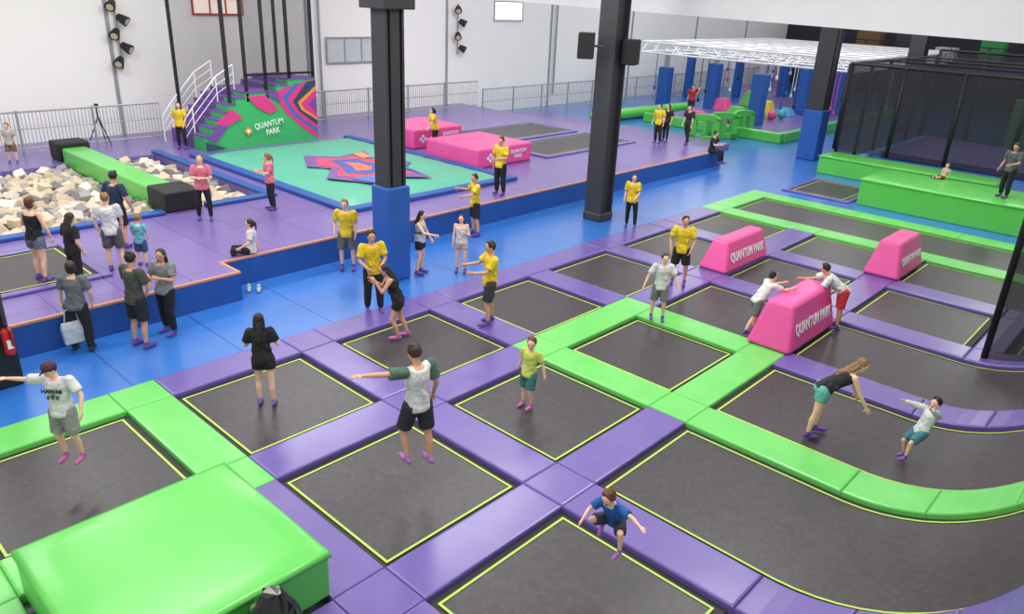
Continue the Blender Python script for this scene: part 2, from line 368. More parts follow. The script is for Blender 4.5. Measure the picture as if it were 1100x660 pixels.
def rbox(m,c,h,mi):
    R=Matrix.Rotation(random.uniform(0,3),3,'Z')@Matrix.Rotation(random.uniform(-.7,.7),3,'X')
    q=MB().box(-h,h,-h,h,-h,h); m.add([R@v+V(c) for v in q.v],q.f,mi)
for i,(x,y) in enumerate(gp):
    rbox(m,(x+.16,y+.16,.24+random.uniform(-.06,.06)),.145,random.choice((0,0,1,2,3)))
    if i>=300: rbox(m,(x,y,.47+random.uniform(-.1,.12)),.14,random.choice((0,0,0,1,2,3)))
yy=-.8
while yy<5:
    x=PX0+.2
    while x<PX1-.1:
        if yy<4.3+(-20-x)*.2: rbox(m,(x,yy,.42+random.uniform(-.1,.1)),.15,random.choice((0,0,1,2,3)))
        x+=.34
    yy+=.34
tag(m.build('foam_cubes',FO),'deeper layer of mixed foam cubes filling the pit','foam cubes',None,'stuff')
# ---------------- columns
def column(x,y,s,ps,ph,pm,label,z0=0,top=9.2,cross=False):
    t=thing('steel_column',label,'column',(x,y,z0)); oo=V((x,y,z0))
    a=MB(); h=s/2; f=.06
    a.box(x-h,x+h,y-h,y-h+f,z0,top); a.box(x-h,x+h,y+h-f,y+h,z0,top)
    a.box(x-h*.55,x+h*.55,y-h+f,y+h-f,z0,top)
    if cross: a.box(x-h,x-h*.55,y-h*.5,y+h*.5,z0,top); a.box(x+h*.55,x+h,y-h*.5,y+h*.5,z0,top)
    a.build('shaft',STEEL,t,oo,bevel=.01)
    if ph: MB().box(x-ps/2,x+ps/2,y-ps/2,y+ps/2,z0,ph).build('padding',pm,t,oo,bevel=.05,seg=3)
    return t
c1=column(-13.54,10.6,.5,.64,2.25,BLUEP,'dark steel column with tall blue padding left of centre',cross=True)
MB().box(-13.54-.42,-13.54+.42,10.6-.42,10.6+.42,6.0,6.3).build('cap_plate',STEEL,c1,(-13.54,10.6,0),bevel=.02)
c2=column(-13.54,18.7,.62,.68,.25,STEEL,'bare dark steel column with loudspeakers behind centre')
column(-13.54,34.6,.74,.86,2.2,BLUEP,'dark steel column with blue padding near the climbing area',cross=True)
c0=column(-13.75,2.45,.5,.6,1.0,BLK,'dark column at left photo edge holding the extinguisher')
column(-13.5,47,.8,.9,2.2,mat('indigo',(60,50,120),.5),'far dark column behind the netted court')
p=V((-13.32,2.62,0)); o=V((p.x,p.y,.62)); RED=mat('red_paint',(205,30,35),.3)
t=thing('fire_extinguisher','red fire extinguisher hanging on the column at left edge','extinguisher',o)
a=MB(); a.caps(o+V((0,0,.08)),o+V((0,0,.42)),.08,.08,14); a.build('cylinder',RED,t,o,smooth=True)
a=MB(); a.tube(o+V((0,0,.48)),o+V((0,0,.56)),.03,.025); a.box(o.x-.02,o.x+.1,o.y-.015,o.y+.015,o.z+.55,o.z+.58); a.build('valve_handle',BLK,t,o)
a=MB(); a.chain([(o+V((.03,0,.52)),.012),(o+V((.11,.02,.45)),.012),(o+V((.1,.03,.2)),.012)],6); a.build('hose',BLK,t,o,smooth=True)
a=MB(); a.box(o.x+.075,o.x+.083,o.y-.04,o.y+.04,o.z+.15,o.z+.3); a.build('instruction_label',WH,t,o)
for k,(zz,cl,lb) in enumerate(((1.75,RED,'red square safety sign on the column above the extinguisher'),(2.15,WH,'white safety notice on the column above the red sign'))):
    tag(MB().box(-13.495,-13.485,2.35,2.65,zz,zz+.3).build('safety_sign',cl,None,(0,0,0),bevel=.003),lb,'sign')
def speaker(c,yaw,label):
    t=thing('loudspeaker',label,'loudspeaker',c,yaw); o=V((0,0,0))
    a=MB(); a.loft([[V((-.22,-.18,-.35)),V((.22,-.25,-.35)),V((.22,.25,-.35)),V((-.22,.18,-.35))],[V((-.22,-.18,.35)),V((.22,-.25,.35)),V((.22,.25,.35)),V((-.22,.18,.35))]]); a.build('cabinet',BLK,t,o,bevel=.02)
    a=MB(); a.box(.22,.235,-.22,.22,-.32,.32); a.build('grille',mat('grille',(48,48,52),.8),t,o)
    a=MB(); a.tube((-.2,0,0),(-.5,0,0),.03); a.build('bracket',STEEL,t,o); return t
speaker(at_x(630,49,-13.8),math.radians(215),'black loudspeaker on the left side of the bare column')
speaker(at_x(677,56,-13.1),math.radians(20),'black loudspeaker on the right side of the bare column')
m=MB(); x0,x1=-26,1
m.loft([[V((x0,22,6.25)),V((x0,23.2,6.25)),V((x0,23.2,9.2)),V((x0,22,9.2))],[V((x1,22,5.72)),V((x1,23.2,5.72)),V((x1,23.2,9.2)),V((x1,22,9.2))]])
struct(m.build('ceiling',mat('white_fabric',(238,238,238),.5,'noise',(226,226,226),.5,.1)),'white fabric clad ceiling beam')
# ---------------- fences
def fence(A,B,z,h,group,label):
    A=V(A);B=V(B); L=(B-A).length; n=max(1,round(L/2.5)); d=(B-A)/n; first=None
    for k in range(n):
        P=A+d*k
        if first is None:
            t=thing('fence_panel',label,'fence',(P.x,P.y,z),math.atan2(d.y,d.x),group); l=d.length
            a=MB(); a.tube((0,0,0),(0,0,h),.045); a.build('post',GREYM,t)
            a=MB(); a.tube((0,0,h-.05),(l,0,h-.05),.036,n=6); a.tube((0,0,.12),(l,0,.12),.026,n=6); a.tube((0,0,h*.55),(l,0,h*.55),.018,n=6); a.build('rail',GREYM,t)
            a=MB(); q=.12
            while q<l: a.tube((q,0,.12),(q,0,h-.05),.012,n=4); q+=.12
            a.build('infill_bars',FENCE,t); first=t
        else:
            c=copy_tree(first); c.location=(P.x,P.y,z)
fence((-29.9,-2,0),(-29.9,12.4,0),PZ,1.4,'fence left of the stair tower','grey barred fence panel left of the stair tower')
fence((-29.9,17.4,0),(-29.9,PE-.2,0),PZ,1.4,'fence right of the stair tower','grey barred fence panel on the platform right of the stair tower')
fence((-29.9,PE+.2,0),(-30,64,0),0,1.6,'fence beyond the climbing area','grey barred fence panel beyond the platform along the white wall')
# ---------------- stair tower
tx0,tx1,ty0,ty1=-29.3,-26.6,12.5,17.2; o=V((tx1,ty0,PZ)); tz=3.0
TG=mat('tower_green',(62,180,104),.5); TP=mat('tower_purple',(116,78,162),.5); TPK=mat('tower_pink',(222,60,136),.5); TD=mat('tower_dark',(50,70,96),.5); TO=mat('tower_orange',(240,150,60),.5); TB=mat('tower_blue',(60,110,190),.5)
t=thing('stair_tower','green, pink and purple painted stair tower block by the back wall','tower',o)
steps=[(12.5,1.15),(12.75,1.45),(13.0,1.7),(13.25,1.95),(13.5,2.2),(13.8,2.42),(14.2,2.6),(15.5,2.8),(16.0,tz),(ty1,tz)]
a=MB(); b_=MB(); q_=MB()
for (ya,za),(yb,zb) in zip(steps[:-1],steps[1:]):
    a.box(tx1-.9,tx1,ya,yb,PZ,za); b_.box(tx1-.9,tx1+.02,ya-.01,yb,za,za+.05)
    q_.box(tx0,tx1-.92,ya,yb,PZ,za)
a.build('painted_front',TG,t,o); b_.build('purple_capping',TP,t,o); q_.build('stair_body',TP,t,o)
e=.012
def pf(m_,pts):
    global e
    e+=.004; a=MB(); a.add([(tx1+e,y,z) for y,z in pts],[tuple(range(len(pts)))]); a.build('painted_shape',m_,t,o)
pf(TPK,[(15.3,2.55),(15.9,2.75),(16.9,2.95),(ty1,2.95),(ty1,.7),(16.5,1.15),(15.8,1.8)])
pf(TB,[(15.7,2.4),(16.3,2.85),(ty1,2.95),(ty1,.9),(16.1,1.7)])
pf(TPK,[(15.9,2.3),(16.5,2.85),(ty1,2.95),(ty1,1.05),(16.25,1.75)])
pf(TD,[(16.15,2.2),(16.8,2.9),(ty1,2.95),(ty1,1.2),(16.4,1.8)])
pf(TO,[(16.35,2.15),(ty1,2.75),(ty1,1.4),(16.5,1.85)])
pf(TPK,[(16.5,2.1),(ty1,2.6),(ty1,1.5),(16.62,1.9)])
pf(TP,[(16.8,2.05),(ty1,2.35),(ty1,1.7)])
pf(TPK,[(14.25,2.5),(15.0,2.5),(15.5,1.95),(15.1,1.8),(14.6,2.1)]); pf(TP,[(15.0,2.55),(15.5,2.6),(15.6,2.2)])
pf(TP,[(12.55,1.1),(13.2,1.75),(13.5,1.6),(12.9,.95)]); pf(TPK,[(12.9,1.6),(13.6,2.1),(14.0,1.75),(13.4,1.5)])
pf(TD,[(12.5,.7),(12.5,1.0),(13.3,.7)]); pf(TO,[(14.0,1.25),(14.17,1.42),(14.34,1.25),(14.17,1.08)])
a=MB(); lozenge(a,(tx1+.085,14.17,1.25),(0,1,0),(0,0,1),.09,.09); a.build('logo',WH,t,o)
textobj('QUANTUM\n   PARK',1.2,basis(V((tx1+.09,15.05,1.3))-o,(0,1,.12),(0,-.12,1)),WH,t,bold=.012,ys=1.25)
def rail(pts,name,label):
    t=thing(name,label,'handrail',pts[0]); o=V(pts[0])
    a=MB(); a.chain([(p,.028) for p in pts],8); a.build('top_rail',WH,t,o,smooth=True)
    for dz in(.3,.6): a=MB(); a.chain([(V(p)-V((0,0,dz)),.016) for p in pts],6); a.build('middle_rail',WH,t,o,smooth=True)
    for p in pts: a=MB(); a.tube(V(p),V(p)-V((0,0,.93)),.024); a.build('post',WH,t,o)
for X,l in((tx1-.95,'near'),(tx0+.05,'far')):
    rail([V((X,12.2,PZ+.93)),V((X,12.6,1.15+.93)),V((X,13.6,2.2+.93)),V((X,14.3,2.6+.93))],'handrail','white tubular stair handrail on the %s side of the tower'%l)
t=thing('safety_cage','tall black netted cage standing on top of the stair tower','cage',(tx1,ty0,tz)); o=V((tx1,ty0,tz))
for y in(13.6,14.3,15.1,16.1,ty1-.05): MB().box(tx1-.1,tx1,y-.05,y+.05,2.3 if y<15.9 else tz,7.2).build('post',BLK,t,o)
for y in(12.9,14.9,ty1-.05): MB().box(tx0,tx0+.1,y-.05,y+.05,1.6 if y<13 else 2.5,7.2).build('post',BLK,t,o)
a=MB(); a.add([(tx0+.05,12.9,1.8),(tx0+.05,ty1,tz),(tx0+.05,ty1,7.2),(tx0+.05,12.9,7.2)],[(0,1,2,3)]); a.build('net',NET2,t,o)
a=MB(); a.add([(tx0,ty1-.03,tz),(tx1,ty1-.03,tz),(tx1,ty1-.03,7.2),(tx0,ty1-.03,7.2)],[(0,1,2,3)]); a.build('net',NET2,t,o)
a=MB(); a.add([(tx1-.05,14.3,2.7),(tx1-.05,ty1,3.1),(tx1-.05,ty1,7.2),(tx1-.05,14.3,7.2)],[(0,1,2,3)]); a.build('net',NET2,t,o)
a=MB(); a.box(tx1-.1,tx1,14.3,ty1,3.2,3.28); a.build('crossbar',BLK,t,o)
# wall fittings
WX=-31.45
def onwall(px,py,X=WX): return at_x(px,py,X)
def spotbar(px,py0,py1,n,label):
    A=onwall(px,py0);B=onwall(px,py1); B.y=A.y; t=thing('spotlight_bar',label,'spotlights',(A.x,A.y,B.z)); o=V((A.x,A.y,B.z))
    a=MB(); a.tube(A+V((.08,0,.3)),B+V((.08,0,-.3)),.04); a.build('pole',GREYM,t,o)
    for k in range(n):
        z=A.z+(B.z-A.z)*k/(n-1); s=1 if k%2 else -1; c=V((A.x+.3,A.y+s*.18,z)); d=V((.5,s*.4,-.35)).normalized()
        a=MB(); a.tube(c-d*.22,c+d*.02,.12,.17,12); a.tube(c+d*.02,c+d*.16,.17,.19,12); a.tube((A.x+.08,A.y,z),tuple(c),.03); sp=a.build('spotlight',BLK,t,o)
        a=MB(); a.tube(c+d*.161,c+d*.175,.13,.13,12); a.build('lens',mat('lens',(210,196,160),.2),sp,o)
spotbar(121,5,66,5,'vertical bar of black spotlights on the wall, far left'); spotbar(491,10,52,4,'vertical bar of black spotlights on the wall near centre')
def wallbox(name,px0,px1,py0,py1,m,fr,label,mull=0):
    A=onwall(px0,py1);B=onwall(px1,py0); y0,y1=A.y,B.y; z0,z1=min(A.z,B.z),max(A.z,B.z)
    t=struct(MB().box(WX-.02,WX+.02,y0,y1,z0,z1).build(name,m,None,(WX,y0,z0)),label)
    a=MB(); f=.07
    for q in((y0-f,y1+f,z0-f,z0),(y0-f,y1+f,z1,z1+f),(y0-f,y0,z0,z1),(y1,y1+f,z0,z1)): a.box(WX,WX+.06,*q)
    for k in range(mull): yc=y0+(y1-y0)*(k+1)/(mull+1); a.box(WX,WX+.05,yc-.03,yc+.03,z0,z1)
    a.build('window_frame',fr,t,(WX,y0,z0))
wallbox('window_1',352,405,41,67,mat('glass_grey',(205,212,212),.2),GREYM,'grey framed internal window',2)
wallbox('window_2',531,561,3,21,mat('bright_glass',(255,255,255),.2,'emit',scale=1.2),GREYM,'bright high window',0)
wallbox('window_3',208,258,0,14,mat('warm_glass',(235,215,205),.2,'emit',scale=.6),mat('rust',(170,70,55),.5),'high window behind the cage',2)
for px in(343,595): 
    A=onwall(px,60); struct(MB().tube((WX+.08,A.y,0.7),(WX+.08,A.y,9),.06).build('trim_5',GREYM),'grey wall pipe')
p=at(110,155,PZ); t=thing('tripod','black tripod standing beside the fence at the back left','tripod',p)
for k in range(3): 
    an=k*2.09+.4; MB().tube((0,0,1.0),(.45*math.cos(an),.45*math.sin(an),0),.025,.018).build('leg',BLK,t)
MB().tube((0,0,.9),(0,0,1.35),.025).box(-.08,.08,-.05,.05,1.35,1.45).build('head',BLK,t)
# ---------------- climbing area
def bluecol(px,py,label,h=3.4,r=.35):
    p=at(px,py,0); t=thing('padded_post',label,'post',p)
    MB().box(-r,r,-r,r,0,h-.4).build('padding',BLUEP,t,bevel=.05); MB().box(-.12,.12,-.12,.12,h-.4,3.45).build('shaft',GREYM,t)
bluecol(711,118,'blue padded post at the left end of the white truss',3.0); bluecol(762,122,'blue padded post second from left under the truss',3.4)
bluecol(809,140,'blue padded post nearest the camera under the truss',3.4); bluecol(857,128,'blue padded post left of the large dark column',3.4); bluecol(896,128,'blue padded post behind the dark column',3.4)
bluecol(738,104,'slim blue post in the back row left under the truss',3.4,.25); bluecol(790,104,'slim blue post in the back row middle under the truss',3.4,.25); bluecol(838,108,'slim blue post in the back row right under the truss',3.4,.28)
tz0=3.45; TH=.6; a0,a1,b0,b1=-27.5,-14.5,41,58; t=thing('overhead_truss','white overhead truss grid with hanging ropes over the climbing area','truss',(a0,b0,tz0)); o=V((a0,b0,tz0))
TW=mat('truss_white',(250,250,250),.4)
for i in range(7):
    x=a0+(a1-a0)*i/6; a=MB()
    for dz in(0,TH): a.tube((x,b0,tz0+dz),(x,b1,tz0+dz),.06,n=5)
    y=b0
    while y<b1-.1: a.tube((x,y,tz0),(x,min(b1,y+.7),tz0+TH),.03,n=4); a.tube((x,min(b1,y+.7),tz0+TH),(x,min(b1,y+1.4),tz0),.03,n=4); y+=1.4
    a.build('truss_beam',TW,t,o)
for i in range(9):
    y=b0+(b1-b0)*i/8; a=MB()
    for dz in(0,TH): a.tube((a0,y,tz0+dz),(a1,y,tz0+dz),.06,n=5)
    x=a0
    while x<a1-.1: a.tube((x,y,tz0),(min(a1,x+.7),y,tz0+TH),.03,n=4); a.tube((min(a1,x+.7),y,tz0+TH),(min(a1,x+1.4),y,tz0),.03,n=4); x+=1.4
    a.build('truss_beam',TW,t,o)
rng=random.Random(3)
for i in range(44):
    x=rng.uniform(a0+.5,a1-.5); y=rng.uniform(b0,b0+12); l=rng.uniform(.8,2.6); q=MB(); q.tube((x,y,tz0),(x,y,tz0-l),.025,n=5); q.caps((x,y,tz0-l-.1),(x,y,tz0-l),.09,.07,8); q.build('hanging_rope',[BLK,WH,BLUEV,TPK][i%4],t,o)
cols=[('pink',(226,84,146)),('green',(96,190,84)),('yellow',(226,200,80)),('light blue',(80,160,214))]
low=((748,128),(790,128),(820,126),(842,124),(775,118),(806,114),(870,122),(885,116))
for i,(px,py) in enumerate(low):
    cn,cl=cols[i%4]; p=at(px,py,.3); q=MB(); hh_=.45+.25*(i%3)
    q.loft([[V((p.x+sx*.6*f_,p.y+sy*.5*f_,z_)) for sx,sy in((-1,-1),(1,-1),(1,1),(-1,1))] for f_,z_ in((1,.3),(.55,.3+hh_))])
    tag(q.build('foam_step',mat('step_'+cn,cl,.5),None,(p.x,p.y,.3),bevel=.05),'low %s foam step on the climbing mat, %s row'%(cn,'front' if i<4 else 'back'),'obstacle')
for i in range(8):
    cn,cl=(('pink',(226,84,146)),('teal',(70,180,180)))[i%2]; px=762+i*11; p=at(px,135-i*1.0,.3); q=MB(); q.caps((p.x,p.y,.55),(p.x,p.y,.62),.24,.24,12)
    tag(q.build('foam_ball',mat('ball_'+cn,cl,.45),None,(p.x,p.y,.3),smooth=True),'round %s foam piece, number %d from the left in its row on the climbing mat'%(cn,i+1),'obstacle','row of round foam pieces')
m=MB(); m.caps(V((-25.6,34.3,.32)),V((-24.9,42.6,.32)),.32,.32,16); tag(m.build('foam_roller',GREEN2,None,(-25.3,38.5,0),smooth=True),'long green padded roller lying left of the climbing area','foam roller')
tag(MB().box(-29,-17,30.5,33.6,0,.25).build('landing_mat',PURPLE2,None,(0,0,0),bevel=.03),'purple landing mat on the floor beyond the platform','mat')
tag(MB().box(-24.3,-16.4,37.5,55,0,.3).build('landing_mat',PURPLE2,None,(0,0,0),bevel=.03),'purple landing mat beneath the white truss','mat')
tag(MB().box(-24.3,-16.1,37.1,37.45,0,.5).build('rim_pad',GREEN2,None,(-20,37,0),bevel=.04),'green padded rim along the near side of the climbing mat','pad')
tag(MB().box(-16.35,-16.0,37.5,55,0,.5).build('rim_pad',GREEN2,None,(-16,46,0),bevel=.04),'green padded rim along the right side of the climbing mat','pad')
for k,(px,py,l) in enumerate(((755,152,'leftmost'),(775,149,'middle'),(795,146,'rightmost'))):
    p=at(px,py,0); t=thing('foam_arch','%s of three green upright foam walls with openings'%l,'obstacle',(p.x,p.y,0),.25+.5*k); a=MB()
    a.box(-.75,-.4,-.12,.12,0,1.2); a.box(.4,.75,-.12,.12,0,1.2); a.box(-.75,.75,-.12,.12,0,.3)
    a.loft([[V((x,y,z)) for x,z in((-.75,1.0),(.75,1.0),(.75,1.15),(.5,1.3),(0,1.35),(-.5,1.3),(-.75,1.15))] for y in(-.12,.12)])
    a.box(-.12,.12,-.11,.11,.3,1.0)
    a.build('foam_wall',DGREEN,t,bevel=.03)
t=thing('mezzanine','dark mezzanine floor with railing across the far end','mezzanine',(-18,66,0)); o=V((-18,66,0))
MB().box(-28,4,63,70,2.9,3.25).build('deck',mat('mezz',(70,62,70),.7),t,o); MB().box(-28,4,63,63.1,2.3,2.9).build('fascia',mat('fasc',(70,60,150),.5),t,o)
a=MB(); y=-28
while y<4: a.box(y,y+.06,63,63.06,3.25,4.3); y+=1.2
a.box(-28,4,63,63.06,4.25,4.32); a.build('railing',BLK,t,o)
rng=random.Random(5)
for k in range(10):
    x=-26+k*2.9; cl=[(110,60,170),(120,90,60),(60,60,70),(200,200,205),(60,150,80)][k%5]; h=rng.uniform(.8,1.8)
    tag(MB().box(x,x+rng.uniform(.9,1.8),64,65.2,3.25,3.25+h).build('storage_crate',mat('crate%d'%(k%5),cl,.7),None,(x,64,3.25),bevel=.03),'%s storage crate on the far mezzanine'%['purple','brown','dark grey','pale grey','green'][k%5]+(', left one' if k<5 else ', right one'),'crate','crates on the mezzanine')
# ---------------- netted court
def netwall(A,B,z0,z1,n,label,nm_='net_fence',r=.08,net=NET):
    A=V(A);B=V(B); t=thing(nm_,label,'net',(A.x,A.y,z0)); o=V((A.x,A.y,z0))
    for k in range(n+1):
        P=A.lerp(B,k/n); q=MB(); q.tube((P.x,P.y,z0),(P.x,P.y,z1),r,n=10); q.build('post',BLK,t,o,smooth=True)
    for k in range(n):
        P=A.lerp(B,k/n);Q=A.lerp(B,(k+1)/n); q=MB(); q.add([(P.x,P.y,z0),(Q.x,Q.y,z0),(Q.x,Q.y,z1),(P.x,P.y,z1)],[(0,1,2,3)]); q.build('net',net,t,o)
    q=MB(); q.tube((A.x,A.y,z1),(B.x,B.y,z1),.06); q.build('top_rail',BLK,t,o)
netwall((-12.2,33.8,0),(1,33.8,0),.75,4.3,6,'black net wall behind the long green platform')
netwall((-12.2,34.1,0),(-12.2,46,0),.1,4.3,5,'black net wall along the left side of the court')
netwall((-12.2,46.3,0),(1,46.3,0),.1,4.6,6,'black net wall at the far side of the court')
for k in range(4):
    y=35+k*3; q=MB(); q.tube((-12.2,y,4.3),(1,y,4.3),.05,n=6); tag(q.build('roof_rail',BLK,None,(-12.2,y,4.3)),'%s black roof rail over the netted court'%['nearest','second','third','farthest'][k],'rail')
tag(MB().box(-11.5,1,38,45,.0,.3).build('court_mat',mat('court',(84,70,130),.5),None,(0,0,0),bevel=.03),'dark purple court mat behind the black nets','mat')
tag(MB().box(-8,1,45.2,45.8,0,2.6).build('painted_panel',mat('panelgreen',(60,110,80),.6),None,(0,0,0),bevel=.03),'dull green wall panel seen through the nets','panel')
netwall((-2.2,16.55,0),(2.2,16.55,0),.05,7.0,1,'tall black net post with dark netting at right photo edge','net_post',.065,mat('near_net',(34,34,40),.9,'net',scale=30,alpha=.82))
# ---------------- people
SK=[mat('skin_light',(236,190,162),.55),mat('skin_tan',(212,158,126),.55),mat('skin_fair',(240,198,172),.55)]
def remesh(o,vox,it=2):
    r=o.modifiers.new('r','REMESH'); r.mode='VOXEL'; r.voxel_size=vox; r.use_smooth_shade=True
    s=o.modifiers.new('s','SMOOTH'); s.factor=.5; s.iterations=it
def cm(rgb): return mat('cloth_%d_%d_%d'%rgb,rgb,.8,'noise',tuple(max(0,int(c*.72)) for c in rgb),3,.9)
def hm(rgb): return mat('hair_%d_%d_%d'%rgb,rgb,.5,'noise',tuple(int(c*.5) for c in rgb),9,.6)
HB=(62,42,32);HK=(36,28,26);HL=(176,130,80);HR=(124,68,40)
def person(label,px,py,z,H,phi,pose=None,shirt=(245,205,40),sleeve='short',bottom=(30,30,34),btype='shorts',hair=HB,hlen='short',skin=0,socks=(120,80,180),fem=False,sit=False,cap=None,far=False,print_=None,sleevecol=None,stripe=False,group=None):
    rj=random.Random(int(px*13+py)); J_=lambda s=.1: rj.uniform(-s,s)
    P=dict(sp=(J_(.05),J_(.05),1),uaL=(J_(.2),.22+J_(),-1),faL=(.35+J_(.3),.0+J_(.15),-1),uaR=(J_(.2),-.22+J_(),-1),faR=(.35+J_(.3),J_(.15),-1),thL=(.08+J_(),.08+J_(.05),-1),shL=(-.08+J_(.08),.02,-1),thR=(-.02+J_(),-.08+J_(.05),-1),shR=(-.12+J_(.08),-.02,-1),look=J_(25),nod=8+J_(10),tw=J_(10))
    if pose: P.update(pose)
    g={k:(V(v).normalized() if isinstance(v,tuple) else v) for k,v in P.items()}
    kid=H<1.4; hh=H*(.175 if H<1.25 else .165 if kid else .138); sw=H*(.098 if fem or kid else .112); hw=.052*H
    s=g['sp']; up0=(s+V((0,0,1))).normalized(); tw=math.radians(g['tw'])
    side=V((-math.sin(tw),math.cos(tw),0)); side=(side-s*side.dot(s)).normalized(); fw=side.cross(s).normalized()
    Y=V((0,1,0)); pf=Y.cross(up0).normalized()
    kl=.93 if kid else 1.
    pel=V((0,0,0)); J={}
    for S_,q in(('L',1),('R',-1)):
        hip=pel+Y*hw*q-up0*.015*H; kn=hip+g['th'+S_]*.245*kl*H; an=kn+g['sh'+S_]*.225*kl*H
        sh=pel+s*.285*H+side*sw*q; el=sh+g['ua'+S_]*.165*kl*H; wr=el+g['fa'+S_]*.14*kl*H
        J[S_]=(hip,kn,an,sh,el,wr)
    neck=pel+s*.30*H
    hd=(s+V((0,0,1.3))).normalized(); lk=math.radians(g['look']); nd=math.radians(g['nod'])
    hf=V((math.cos(lk)*math.cos(nd),math.sin(lk)*math.cos(nd),-math.sin(nd))); hu=(hd-hf*hd.dot(hf)).normalized(); hs=hu.cross(hf)
    hc=neck+hd*(.03 if kid else .035)*H+hu*.5*hh+hf*.012*H
    feet={}
    for S_ in 'LR':
        hip,kn,an,*_=J[S_]; sd=g['sh'+S_]
        if sd.z>-.75: f=(V((1,0,0))-sd*V((1,0,0)).dot(sd)).normalized()
        else: f=V((1,0,0)); 
        if sit and sd.z>-.4: f=V((.2,0,1)).normalized()
        dn=-(V((0,0,1))-f*f.z).normalized() if f.z<.7 else sd
        heel=an+dn*.022*H-f*.02*H; ball=an+dn*.026*H+f*.075*H; toe=ball+f*.035*H
        feet[S_]=(heel,ball,toe)
    if sit: shift=V((0,0,.068*H))
    else:
        lo=min(min(p.z for p in feet[q])-.024*H for q in 'LR'); c=(J['L'][2]+J['R'][2])/2; shift=V((-c.x,-c.y,-lo))
    T=lambda p:p+shift
    wst=.066 if fem else .075; hipw=.092 if fem else .086
    prof=[(-.075,.05,.045),(-.05,hipw*.9,.06),(-.015,hipw,.066),(.04,hipw*.9,.06),(.1,wst,.054),(.17,wst+.012,.06),(.225,.088,.066),(.265,.092,.058),(.29,.07,.048),(.305,.04,.036)]
    def torso(m,e,t0,t1,fl=0,n=14):
        R=[]
        for t,rs,rf in prof:
            if t<t0-1e-6 or t>t1+1e-6: continue
            sd=Y if t<=.05 else side; ff=pf if t<=.05 else fw; a=up0 if t<=0 else s
            ex=e+(fl*(.1-t)/.2 if t<.1 else 0)
            R.append(m.ring(T(pel+a*t*H),sd*(rs*H+ex),ff*(rf*H+ex*.9),n))
        m.loft(R)
    base=at(px,py,z); yaw=math.radians(43.2+phi)
    t=thing('person',label,'person',base,yaw,group)
    vox=.02 if far else .012
    b=MB(); torso(b,0,-.1,1)
    for S_,q in(('L',1),('R',-1)):
        hip,kn,an,sh,el,wr=[T(p) for p in J[S_]]; heel,ball,toe=[T(p) for p in feet[S_]]
        b.chain([(hip,.05*H),(hip.lerp(kn,.5),.043*H),(kn,.031*H)]); b.chain([(kn,.031*H),(kn.lerp(an,.35)-V((.008*H,0,0)),.031*H),(an,.019*H)])
        b.chain([(an,.02*H),(heel,.019*H),(ball,.021*H),(toe,.015*H)],8)
        b.chain([(T(pel+s*.275*H+side*.03*H*q),.03*H),(sh,.031*H),(sh.lerp(el,.5),.026*H),(el,.021*H)]); b.chain([(el,.021*H),(el.lerp(wr,.35),.021*H),(wr,.0145*H)])
        fd=g['fa'+S_]; across=fd.cross(V((0,1,0)) if abs(fd.y)<.8 else V((0,0,1))).normalized(); pn=fd.cross(across).normalized()
        if pn.dot(T(pel)-wr)<0: pn=-pn
        kn2=wr+fd*.05*H; 
        b.loft([b.ring(wr,across*.014*H,pn*.011*H,10),b.ring(wr+fd*.02*H,across*.022*H,pn*.012*H,10),b.ring(kn2,across*.024*H,pn*.0105*H,10)])
        if not far:
            for k,ln in enumerate((.036,.042,.039,.03)):
                o_=kn2-fd*.004*H+across*(-.018+.012*k)*H; m1=o_+(fd+across*(k-1.5)*.1+pn*.15).normalized()*ln*.55*H; m2=m1+(fd+pn*.8).normalized()*ln*.5*H
                b.chain([(o_,.0062*H),(m1,.0056*H),(m2,.005*H)],6)
            tb=wr+fd*.012*H-across*.018*H; b.chain([(tb,.0075*H),(tb+(fd*.7-across*.8).normalized()*.026*H,.0065*H),(tb+(fd*.9-across*.6+pn*.3).normalized()*.046*H,.0055*H)],6)
        else:
            b.chain([(kn2,.02*H),(kn2+fd*.03*H,.013*H)],6)
    b.caps(T(neck-s*.01*H),T(hc-hu*.25*hh-hf*.05*hh),.031*H,.029*H)
    c=T(hc)
    b.ell(c-hf*.03*hh+hu*.06*hh,hf*.42*hh,hs*.345*hh,hu*.44*hh); b.ell(c+hf*.1*hh-hu*.22*hh,hf*.27*hh,hs*.25*hh,hu*.27*hh)
    b.caps(c+hf*.36*hh+hu*.05*hh,c+hf*.43*hh-hu*.08*hh,.035*hh,.055*hh,8)
    for q in(1,-1): b.ell(c+hs*q*.345*hh-hf*.02*hh,hf*.07*hh,hs*.035*hh,hu*.11*hh,8,6)
    body=b.build('body',SK[skin],t); remesh(body,vox,2)
    for q in(1,-1):
        e=MB(); e.ell(c+hf*.365*hh+hs*q*.14*hh+hu*.04*hh,hf*.035*hh,hs*.055*hh,hu*.035*hh,8,5); e.build('eye',mat('eye',(40,28,24),.3),t,smooth=True)
    e=MB(); e.ell(c+hf*.36*hh-hu*.2*hh,hf*.03*hh,hs*.11*hh,hu*.025*hh,8,5); e.build('mouth',mat('lips',(170,84,80),.5),t,smooth=True)
    h=MB(); h.ell(c-hf*.1*hh+hu*.12*hh,hf*.425*hh,hs*.385*hh,hu*.43*hh)
    if hlen!='short': h.ell(c-hf*.16*hh-hu*.1*hh,hf*.3*hh,hs*.37*hh,hu*.42*hh)
    else:
        rr=random.Random(int(px*7+py))
        for k in range(7):
            an_=rr.uniform(0,6.28); q=c-hf*.08*hh+hu*(.42+rr.uniform(0,.08))*hh+hf*.2*hh*math.cos(an_)+hs*.2*hh*math.sin(an_); h.caps(q,q+(hf*math.cos(an_)+hs*math.sin(an_)+hu*.3)*.1*hh,.09*hh,.05*hh,8)
